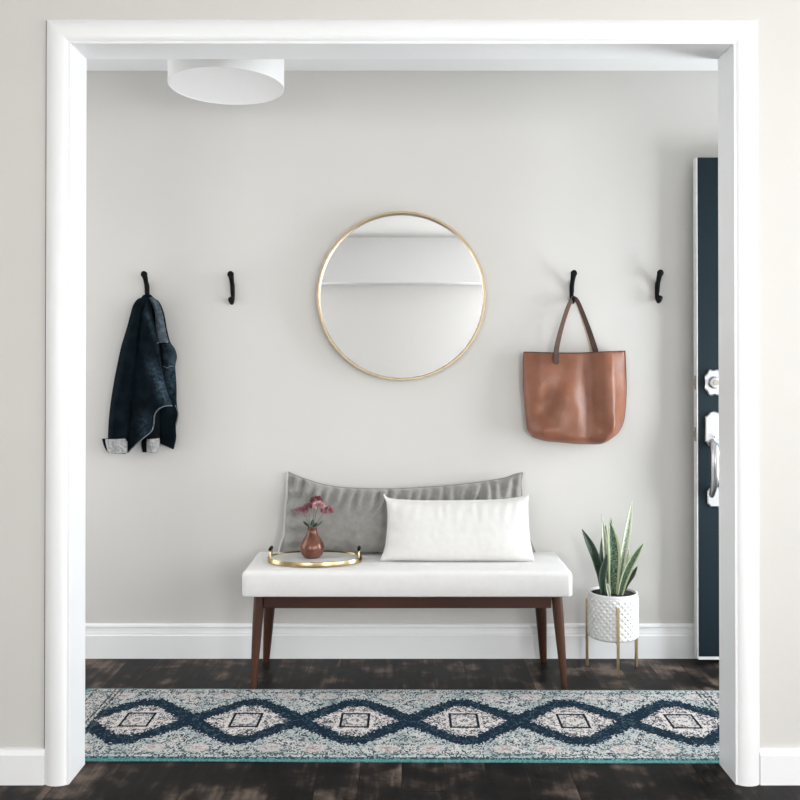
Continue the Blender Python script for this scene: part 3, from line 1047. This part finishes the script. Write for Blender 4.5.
def rounded_slab(x0, x1, y0, y1, z0, z1, r, puff=0.006, nx=60, ny=22):
    """upholstered slab: rounded upper edges, gently crowned, with a slight sag"""
    mb = MB()
    prof = []
    for k in range(7):
        a = k / 6 * math.pi / 2
        prof.append((r * (1 - math.sin(a)), z1 - r + r * math.sin(a)))  # inset, z
    prof = [(0.004, z0), (0.0, z0 + 0.006)] + [((r * (1 - math.cos(k / 6 * math.pi / 2))), z1 - r + r * math.sin(k / 6 * math.pi / 2)) for k in range(7)]
    rings_ = []
    rc = 0.020
    for ins, z in prof:
        ring = []
        a0, a1, b0, b1 = x0 + ins, x1 - ins, y0 + ins, y1 - ins
        cr = max(0.006, rc - ins)
        corners = [(a1 - cr, b0 + cr, -90), (a1 - cr, b1 - cr, 0), (a0 + cr, b1 - cr, 90), (a0 + cr, b0 + cr, 180)]
        for q, (px_, py_, s0) in enumerate(corners):
            for k in range(7):
                a = R(s0 + 90 * k / 6)
                ring.append(Vector((px_ + cr * math.cos(a), py_ + cr * math.sin(a), z)))
            nx_ = corners[(q + 1) % 4]
            a = R(s0 + 90)
            p0 = Vector((px_ + cr * math.cos(a), py_ + cr * math.sin(a), z))
            p1 = Vector((nx_[0] + cr * math.cos(a), nx_[1] + cr * math.sin(a), z))
            n_ = 30 if q in (1, 3) else 8
            for k in range(1, n_):
                ring.append(p0.lerp(p1, k / n_))
        for p in ring:
            p.z += 0.0025 * nz(p.x * 7, p.y * 7, 1) * (1 if z > z0 + .02 else 0)
            p.y += 0.002 * nz(p.x * 9, p.z * 9, 3)
        rings_.append(ring)
    c = Vector(((x0 + x1) / 2, (y0 + y1) / 2, 0))
    for f_, zz in ((0.93, 0.003), (0.8, 0.005), (0.5, 0.006), (0.15, 0.006)):
        rings_.append([Vector((c.x + (p.x - c.x) * f_, c.y + (p.y - c.y) * f_, z1 + zz * 0.5 + 0.0015 * nz(p.x * 8 * f_, p.y * 8, 5))) for p in rings_[8]])
    mb.rings(rings_)
    return mb


obj('seat_cushion', rounded_slab(SX0, SX1, SY0, SY1, SZ0, SZ1, 0.021), M['seat'], bn, smooth=70)
for nm, (x0, x1, y0, y1) in (('rail', (-0.520, 0.562, 3.575, 3.597)), ('rail', (-0.520, 0.562, 3.868, 3.890))):
    obj(nm, MB().box(x0, x1, y0, y1, 0.298, 0.3505), M['walnut_rail'], bn, bevel=0.003)
for x in (-0.548, 0.575):
    obj('rail', MB().box(x, x + 0.022, 3.597, 3.868, 0.308, 0.3505), M['walnut_rail'], bn, bevel=0.003)
for (xt, yt, xb, yb_) in ((-0.538, 3.592, -0.557, 3.566), (0.583, 3.592, 0.609, 3.566), (-0.532, 3.868, -0.555, 3.888), (0.558, 3.868, 0.578, 3.888)):
    mb = MB()
    T_, B_ = Vector((xt, yt, 0.351)), Vector((xb, yb_, 0))
    rs = []
    for f_, r in ((0, 0.0205), (0.25, 0.0200), (0.55, 0.0168), (0.85, 0.0128), (0.985, 0.0108), (1.0, 0.0095)):
        r *= 1.22 if yt > 3.7 else 1.0
        c = T_.lerp(B_, f_)
        rs.append([c + Vector((r * math.cos(k * math.pi / 12), r * math.sin(k * math.pi / 12), 0)) for k in range(24)])
    mb.rings(rs)
    obj('leg', mb, M['walnut'], bn, smooth=40)

# ------------------------------------------------------------------ pillows


def pillow(top, right, bottom, left, d_bot, d_top, T, wr, seed, nu=150, nv=60):
    g_ = coons(left, right, top, bottom, nu, nv)
    dm = (d_bot + d_top) / 2

    def base(s):
        return d_top + (d_bot - d_top) * s

    def th(s, t):
        a = 1 - abs(2 * s - 1) ** 2.6
        b_ = 1 - abs(2 * t - 1) ** 5.0
        return T * max(0, a * b_) ** 0.55

    def fr__(s, t, u, v):
        w = wr * (G(s, 0.12, 0.15) * math.sin(u * 0.56 + 0.10 * (v - 490) + 3 * nz(u * .05, v * .03, seed)) * 0.015 * (0.45 + 1.1 * abs(nz(u * 0.06, 2, seed)))
                  + 0.012 * nz(u * 0.05, v * 0.05, seed) + 0.010 * G(t, 0.04, .06) * math.sin(v * 0.4) + 0.006 * nz(u * 0.16, v * 0.12, seed + 3))
        e = min(1, th(s, t) / (T * 0.38))
        return base(s) - th(s, t) * 0.55 - w * e

    fr2, bk2 = cloth(g_, dm, fr__, lambda s, t, u, v: base(s) + th(s, t) * 0.42)
    return g_, fr2, bk2


def outline3(fr2):
    return fr2[0] + [r[-1] for r in fr2[1:]] + list(reversed(fr2[-1]))[1:] + [r[0] for r in reversed(fr2[:-1])]


gp = thing('lumbar_pillow', 'long grey linen pillow leaning on the wall at the back of the bench', 'pillow', P(402, 554, 3.85))
_, fr2, bk2 = pillow([(287, 472.5), (293, 475.5), (305, 480), (325, 486), (350, 489), (385, 490), (420, 488.5), (455, 486), (480, 483), (505, 479), (515, 475.5), (523.5, 473.5)],
                     [(523.5, 473.5), (521.5, 486), (524, 510), (528, 535), (534, 550.3)],
                     [(281, 550.6), (330, 550.2), (420, 550.3), (500, 550.2), (534, 550.3)],
                     [(287, 472.5), (287.8, 490), (286.2, 510), (285.8, 530), (283.5, 543), (281, 550.6)], 3.838, 3.90, 0.105, 1.5, 3.0)
obj('pillow_body', MB().shell(fr2, bk2), M['grey_fab'], gp, smooth=80)
ol = outline3(fr2)
ol.append(ol[0])
obj('piping', MB().tube(ol, 0.0030, 8), M['grey_fab'], gp, smooth=60)
fl = [Vector((r[0].x - 0.003 + 0.0045 * nz(r[0].z * 28, 1.7), r[0].y - 0.002, r[0].z)) for r in fr2]
obj('flange', MB().tube(fl, [0.0045 + 0.0025 * abs(nz(p.z * 35, 5.1)) for p in fl], 8, flat=(1, 1)), M['grey_pipe'], gp, smooth=60, label='pale rumpled flange along the left side')
wp = thing('lumbar_pillow', 'small ivory white pillow standing on the bench in front of the grey pillow', 'pillow', P(457, 562, 3.70))
_, fr2, bk2 = pillow([(383.5, 495.5), (391, 500), (420, 501.8), (460, 501.8), (500, 501), (520, 498.5), (529.5, 496)],
                     [(529.5, 496), (528.3, 510), (528.8, 535), (530.2, 547), (532.5, 558)],
                     [(381, 557.8), (400, 557.6), (440, 558.2), (490, 558), (520, 558.2), (532.5, 558)],
                     [(383.5, 495.5), (387, 505), (388, 520), (386.5, 540), (384.5, 549), (381, 557.8)], 3.690, 3.765, 0.105, 0.14, 9.0)
obj('pillow_body', MB().shell(fr2, bk2), M['white_fab'], wp, smooth=80)
ol = outline3(fr2)
ol.append(ol[0])
obj('edge_seam', MB().tube(ol, 0.0022, 8), M['white_fab'], wp, smooth=60)

# ------------------------------------------------------------------ tray
tcx, tcy, tz = (315 - CU) * 3.69 / F, 3.690, SZ1 + 0.004
tr = thing('serving_tray', 'oval tray with gold rim and pale stone base lying on the left of the bench', 'tray', (tcx, tcy, tz))
ta, tb_ = 0.183, 0.120
ky = tb_ / ta
mb = MB()
mb.lathe([(ta - 0.004, 0.0), (ta, 0.001), (ta, 0.018), (ta - 0.001, 0.0195), (ta - 0.004, 0.0195), (ta - 0.005, 0.018), (ta - 0.005, 0.008), (ta - 0.006, 0.0)], (tcx, tcy, tz), 96, 1, ky, cap0=False, cap1=False)
mb.rings([[Vector((tcx + (ta - 0.005) * math.cos(k * 2 * math.pi / 96), tcy + (ta - 0.005) * ky * math.sin(k * 2 * math.pi / 96), tz + z)) for k in range(96)] for z in (0.0, 0.004)])
obj('rim', mb, M['brass'], tr, smooth=35)
mb = MB()
mb.rings([[Vector((tcx + (ta - 0.006) * math.cos(k * 2 * math.pi / 96), tcy + (ta - 0.006) * ky * math.sin(k * 2 * math.pi / 96), tz + z)) for k in range(96)] for z in (0.004, 0.0145)])
obj('tray_base', mb, M['marble'], tr, smooth=35, label='pale stone tray base')
for sg in (-1, 1):
    x = tcx + sg * (ta - 0.012)
    mb = MB()
    q = 0.020
    mb.tube([(x, tcy - q, tz + 0.010), (x, tcy - q, tz + 0.038), (x, tcy - q + 0.003, tz + 0.045), (x, tcy - q + 0.010, tz + 0.048),
             (x, tcy + q - 0.010, tz + 0.048), (x, tcy + q - 0.003, tz + 0.045), (x, tcy + q, tz + 0.038), (x, tcy + q, tz + 0.010)], 0.0046, 12, up=Vector((1, 0, 0)))
    hd_ = obj('handle', mb, M['brass'], tr, smooth=60)
    mb = MB()
    mb.tube([(x, tcy - q - 0.003, tz + 0.050), (x, tcy + q + 0.003, tz + 0.050)], 0.0066, 14)
    obj('handle_grip', mb, M['black'], hd_, smooth=40, label='dark handle grip')

# ------------------------------------------------------------------ vase and flowers
vx, vy, vz = (312.3 - CU) * 3.69 / F, 3.690, tz + 0.0146
VP = [(0.001, 0.0), (0.026, 0.0), (0.030, 0.002), (0.040, 0.014), (0.0465, 0.030), (0.0475, 0.042), (0.044, 0.056), (0.036, 0.070), (0.028, 0.083), (0.0215, 0.094), (0.0185, 0.102),
      (0.0182, 0.109), (0.0195, 0.1145), (0.0182, 0.116), (0.0165, 0.113), (0.016, 0.104), (0.018, 0.092), (0.020, 0.07), (0.001, 0.06)]
vs = obj('bud_vase', MB().lathe(VP, (vx, vy, vz), 48), M['copper'], None, smooth=50)
origin(vs, (vx, vy, vz))
tag(vs, 'small copper brown bulb vase standing on the oval tray', 'vase')


def bloom(c, r, n, seed, flat=0.72):
    rnd = random.Random(seed)
    mb = MB()
    for k in range(n):
        z = 1 - 2 * (k + 0.5) / n
        if z < -0.55:
            continue
        a = k * 2.399963 + rnd.uniform(-.2, .2)
        rr = math.sqrt(1 - z * z)
        d = Vector((rr * math.cos(a), rr * math.sin(a), z))
        b_ = c + Vector((d.x, d.y, d.z * flat)) * r * rnd.uniform(0.35, 0.6)
        t = c + Vector((d.x, d.y, d.z * flat)) * r * rnd.uniform(0.85, 1.12)
        sd_ = d.cross(Vector((rnd.uniform(-1, 1), rnd.uniform(-1, 1), rnd.uniform(-1, 1)))).normalized() * r * rnd.uniform(0.20, 0.34)
        nn = d * r * 0.10
        v = [mb.bm.verts.new(p) for p in (b_ - sd_ * 0.35, b_ + sd_ * 0.35, t + sd_ - nn, t + sd_ * 0.35 + nn, t - sd_ * 0.35 + nn * 0.4, t - sd_ - nn)]
        mb.face((v[0], v[1], v[2], v[3]))
        mb.face((v[0], v[3], v[4], v[5]))
    return mb


def flower(label, u, v, dy, r, m, seed, n=70):
    c = P(u, v, 3.69)
    c.y += dy
    la = (2.6, 3.9, 1.6, 5.2, 0.3)[seed - 1]
    base = Vector((vx + 0.008 * math.cos(la), vy + 0.008 * math.sin(la), vz + 0.075))
    t = thing('flower_stem', label, 'flower', base, 'dusty pink flowers in the copper vase')
    mouth = Vector((vx + 0.009 * math.cos(la), vy + 0.009 * math.sin(la), vz + 0.118))
    mid = mouth.lerp(c, 0.5) + Vector((0, 0, 0.008))
    obj('stem', MB().tube([base, mouth, mid, c], [0.0016, 0.0016, 0.0013, 0.0012], 8), M['stem'], t, smooth=60)
    obj('bloom', bloom(c, r, n, seed), m, t, smooth=80)
    # small dark leaf near the vase mouth
    d = (c - mouth).normalized()
    sx_ = Vector((math.cos(la), 0.8 * math.sin(la), 0.75)).normalized()
    mouth_leaf = mouth + Vector((math.cos(la), math.sin(la), 0)) * 0.006
    mb = MB()
    a0 = mouth_leaf + Vector((0, 0, 0.001))
    tip = a0 + sx_ * 0.034
    wv = sx_.cross(Vector((math.sin(la), -math.cos(la), 0.0)).cross(sx_)).normalized()
    pts = [a0.lerp(tip, k / 6) for k in range(7)]
    rs = [[p + wv * w, p + Vector((0, 0.002, 0)), p - wv * w] for p, w in zip(pts, (0.001, 0.005, 0.0075, 0.008, 0.0065, 0.004, 0.0004))]
    mb.rings(rs, closed=False)
    obj('leaf', mb, M['leafdark'], t, smooth=60, solid=0.0006)
    return t


flower('lowest pink bloom at the left of the copper vase bunch', 301.5, 511, 0.018, 0.024, M['petal'], 1)
flower('dark mauve bloom at the upper left of the vase bunch', 308.5, 506, -0.012, 0.0195, M['petal_dark'], 2)
flower('topmost dark pink bloom in the middle of the vase bunch', 315.5, 501, 0.026, 0.0235, M['petal_dark'], 3)
flower('pale pink bloom front and centre of the vase bunch', 319, 504.5, -0.025, 0.024, M['petal_pale'], 4)
flower('rightmost pink bloom drooping from the copper vase', 327, 510.5, 0.007, 0.025, M['petal'], 5)

# ------------------------------------------------------------------ planter with snake plant
pcx, pcy = (612.6 - CU) * 3.80 / F, 3.800
pl = thing('potted_snake_plant', 'snake plant in white dimpled pot on gold legs right of the bench', 'potted plant', (pcx, pcy, 0))
PZ0, PZ1, PR = 0.128, 0.310, 0.0970


def dimple(a, z, r):
    # raised diamond lattice pressed into the ceramic
    if r < PR - 0.004 or z > PZ1 - 0.016 or z < PZ0 + 0.010:
        return 0
    k = 25
    q = math.cos(a * k) * math.cos((z - PZ0) / 0.0130 * math.pi)
    return 0.0042 * max(0.0, q) ** 0.8


prof = [(0.02, PZ0), (PR - 0.012, PZ0), (PR - 0.004, PZ0 + 0.003)]
nz_ = 120
prof += [(PR, PZ0 + 0.008 + (PZ1 - PZ0 - 0.012) * k / nz_) for k in range(nz_ + 1)]
prof += [(PR - 0.001, PZ1 - 0.001), (PR - 0.004, PZ1), (PR - 0.008, PZ1 - 0.001), (PR - 0.009, PZ1 - 0.004), (PR - 0.010, PZ1 - 0.03), (0.02, PZ1 - 0.031)]
obj('pot', MB().lathe(prof, (pcx, pcy, 0), 400, bumpf=dimple), M['ceramic'], pl, smooth=60)
mb = MB()
mb.lathe([(PR - 0.0105, PZ1 - 0.030), (PR - 0.0105, PZ1 - 0.009), (0.05, PZ1 - 0.006), (0.002, PZ1 - 0.004)], (pcx, pcy, 0), 48)
obj('soil', mb, M['soil'], pl, smooth=50)
for ang in (-92, 17, 155):
    a = R(ang)
    d = Vector((math.cos(a), math.sin(a), 0))
    tdir = Vector((-math.sin(a), math.cos(a), 0))
    c = Vector((pcx, pcy, 0)) + d * (PR + 0.0078)
    mb = MB()
    rs = []
    for z in (0.0, 0.002, 0.268, 0.271):
        w = 0.0048 if 0.001 < z < 0.27 else 0.0042
        rs.append([c + tdir * w + d * w + Vector((0, 0, z)), c - tdir * w + d * w + Vector((0, 0, z)), c - tdir * w - d * w + Vector((0, 0, z)), c + tdir * w - d * w + Vector((0, 0, z))])
    mb.rings(rs)
    b0 = c - d * 0.003
    b1 = Vector((pcx, pcy, 0)) + d * 0.03
    zz = PZ0 - 0.006
    q = [b0 + tdir * 0.004, b0 - tdir * 0.004, b1 - tdir * 0.004, b1 + tdir * 0.004]
    mb.rings([[p + Vector((0, 0, zz)) for p in q], [p + Vector((0, 0, zz + 0.006)) for p in q]])
    obj('leg', mb, M['leg_brass'], pl, smooth=30)


def blade(pts, wpx, m, twist=0.0, fold=0.30):
    """pts: (u, v, depth offset) from root to tip"""
    n = 22
    q = resample([(a, b_) for a, b_, _ in pts], n)
    mb = MB()
    vr = []
    for k in range(n):
        f_ = k / (n - 1)
        i = f_ * (len(pts) - 1)
        j = min(int(i), len(pts) - 2)
        dy = pts[j][2] + (pts[j + 1][2] - pts[j][2]) * (i - j)
        u, v = q[k]
        p = P(u, v, 3.80)
        p.y = pcy + dy
        a = q[min(k + 1, n - 1)] - q[max(k - 1, 0)]
        wx = Vector((-a.y, 0, -a.x)).normalized()
        tw = twist * (f_ - 0.3)
        wx = (wx * math.cos(tw) + Vector((0, 1, 0)) * math.sin(tw))
        nn = Vector((0, -1, 0)) * math.cos(tw) + wx * 0
        w = wpx * 0.46 * 3.80 / F * (0.62 + 0.38 * min(1, f_ * 2.5)) * (1 if f_ < 0.62 else max(0.02, math.cos((f_ - 0.62) / 0.38 * math.pi / 2) ** 0.85))
        row = []
        for x in (-1, -0.66, -0.33, 0, 0.33, 0.66, 1):
            row.append(mb.bm.verts.new(p + wx * w * x + nn * (abs(x) ** 1.6) * w * fold * 2))
        vr.append(row)
    for k in range(n - 1):
        for x in range(6):
            f = mb.face((vr[k][x], vr[k][x + 1], vr[k + 1][x + 1], vr[k + 1][x]))
            if f:
                for lp, (uu, vv) in zip(f.loops, ((x, k), (x + 1, k), (x + 1, k + 1), (x, k + 1))):
                    lp[mb.uv].uv = (uu / 6, vv / (n - 1))
    obj('leaf', mb, m, pl, smooth=80, solid=0.0022)


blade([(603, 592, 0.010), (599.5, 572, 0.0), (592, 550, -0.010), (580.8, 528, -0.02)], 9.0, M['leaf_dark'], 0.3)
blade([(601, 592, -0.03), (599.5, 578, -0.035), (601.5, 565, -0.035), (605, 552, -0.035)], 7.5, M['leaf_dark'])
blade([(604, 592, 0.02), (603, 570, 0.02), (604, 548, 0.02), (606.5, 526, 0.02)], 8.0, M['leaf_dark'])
blade([(613, 593, 0.03), (613.5, 570, 0.035), (613.5, 545, 0.04), (613, 519, 0.04)], 7.0, M['leaf'])
blade([(611.5, 594, -0.02), (611.8, 575, -0.022), (612, 550, -0.022), (608, 520, -0.03)], 13.5, M['leaf'], 0.1)
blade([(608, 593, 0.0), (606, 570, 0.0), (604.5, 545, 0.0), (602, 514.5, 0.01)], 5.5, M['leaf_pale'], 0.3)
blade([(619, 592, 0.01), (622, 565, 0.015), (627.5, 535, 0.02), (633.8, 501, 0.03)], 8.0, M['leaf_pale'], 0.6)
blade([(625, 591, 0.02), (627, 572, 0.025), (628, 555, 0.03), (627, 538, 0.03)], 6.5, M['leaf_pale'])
blade([(617, 594, -0.035), (622, 574, -0.04), (630, 556, -0.045), (640.3, 540, -0.05)], 9.0, M['leaf'], 0.35)
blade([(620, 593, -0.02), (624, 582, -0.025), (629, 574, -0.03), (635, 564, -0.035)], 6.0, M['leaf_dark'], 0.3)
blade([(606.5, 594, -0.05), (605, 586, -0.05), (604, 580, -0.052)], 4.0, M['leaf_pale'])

# ------------------------------------------------------------------ runner rug
mb = MB()
nxr, nyr = 120, 34
top = []
cx0, cy0 = RUG_C[0], (RUG_Y0 + RUG_Y1) / 2
rows = []
for j in range(nyr + 1):
    row = []
    for i in range(nxr + 1):
        x = RUG_X0 + (RUG_X1 - RUG_X0) * i / nxr
        y = RUG_Y0 + (RUG_Y1 - RUG_Y0) * j / nyr
        e = min(i, nxr - i, j * 2, (nyr - j) * 2)
        z = 0.0062 + 0.0008 * nz(x * 6, y * 6) - (0.003 if e == 0 else 0)
        row.append(mb.bm.verts.new((x - cx0, y - cy0 + 0.003 * nz(x * 2.5, 3), z)))
    rows.append(row)
for j in range(nyr):
    for i in range(nxr):
        mb.face((rows[j][i], rows[j][i + 1], rows[j + 1][i + 1], rows[j + 1][i]))
border = rows[0] + [r[-1] for r in rows[1:]] + list(reversed(rows[-1]))[1:] + [r[0] for r in reversed(rows[1:-1])]
low = [mb.bm.verts.new((v.co.x, v.co.y, 0.0005)) for v in border]
for k in range(len(border)):
    j = (k + 1) % len(border)
    mb.face((border[k], low[k], low[j], border[j]))
mb.face(low)
rug = obj('runner_rug', mb, M['rug'], None, smooth=50)
rug.location = (cx0, cy0, 0)
rug.rotation_euler.z = R(-0.52)
tag(rug, 'teal and navy runner rug with a row of diamond medallions on the dark floor', 'rug')

# ------------------------------------------------------------------ daylight and added fill lamps


def area(name, loc, rot, sx_, sy_, power, color):
    d = bpy.data.lights.new(name, 'AREA')
    d.shape = 'RECTANGLE'
    d.size, d.size_y = sx_, sy_
    d.energy = power
    d.color = color
    o = bpy.data.objects.new(name, d)
    o.location = loc
    o.rotation_euler = rot
    COL.objects.link(o)
    return o


LIGHT_DOOR, LIGHT_WIN, LIGHT_REAR, LIGHT_REAR_L, LIGHT_HALL = 37, 50, 67, 38, 6.5
# rotation +90 about Y turns the lamp's -Z towards -X
area('doorway_daylight', (HR + 0.16, 3.33, 0.98), (0, R(90), 0), 1.40, 0.55, LIGHT_DOOR, (0.90, 0.955, 1.0))
area('side_window_daylight', (XR + 0.14, (WY0 + WY1) / 2, (WZ0 + WZ1) / 2), (0, R(90), 0), 1.55, 2.6, LIGHT_WIN, (1.0, 0.985, 0.965))
area('rear_window_fill', (1.60, YW - 0.14, 1.33), (R(90), 0, 0), 1.15, 1.3, LIGHT_REAR, (1.0, 0.985, 0.965))
area('rear_window_fill', (-1.60, YW - 0.14, 1.33), (R(90), 0, 0), 1.15, 1.3, LIGHT_REAR_L, (1.0, 0.985, 0.965))  # added fill lamp at the left, softens shade in the hall

area('hall_left_fill', (HL - 0.2, 3.42, 1.15), (0, R(-90), 0), 1.9, 0.9, LIGHT_HALL, (1.0, 0.985, 0.965))  # added fill lamp for the dim left hall, outside an invented opening

w = bpy.data.worlds.new('overcast_sky')
S.world = w
w.use_nodes = True
bg = w.node_tree.nodes['Background']
bg.inputs[0].default_value = (0.86, 0.93, 1.0, 1)
bg.inputs[1].default_value = 2.4

# ------------------------------------------------------------------ camera
cd = bpy.data.cameras.new('camera')
cd.sensor_width = 36
cd.lens = F / 800 * 36
PITCH = 0.4
cd.shift_x = -(CU - 400) / 800
cd.shift_y = -(400 - CV) / 800 - F * math.tan(R(PITCH)) / 800
cam = bpy.data.objects.new('camera', cd)
cam.location = (0, 0, EYE)
cam.rotation_euler = (R(90 + PITCH), 0, 0)
COL.objects.link(cam)
S.camera = cam

S.view_settings.view_transform = 'Standard'
S.view_settings.look = 'None'
S.view_settings.exposure = 0.08
S.view_settings.gamma = 1.0
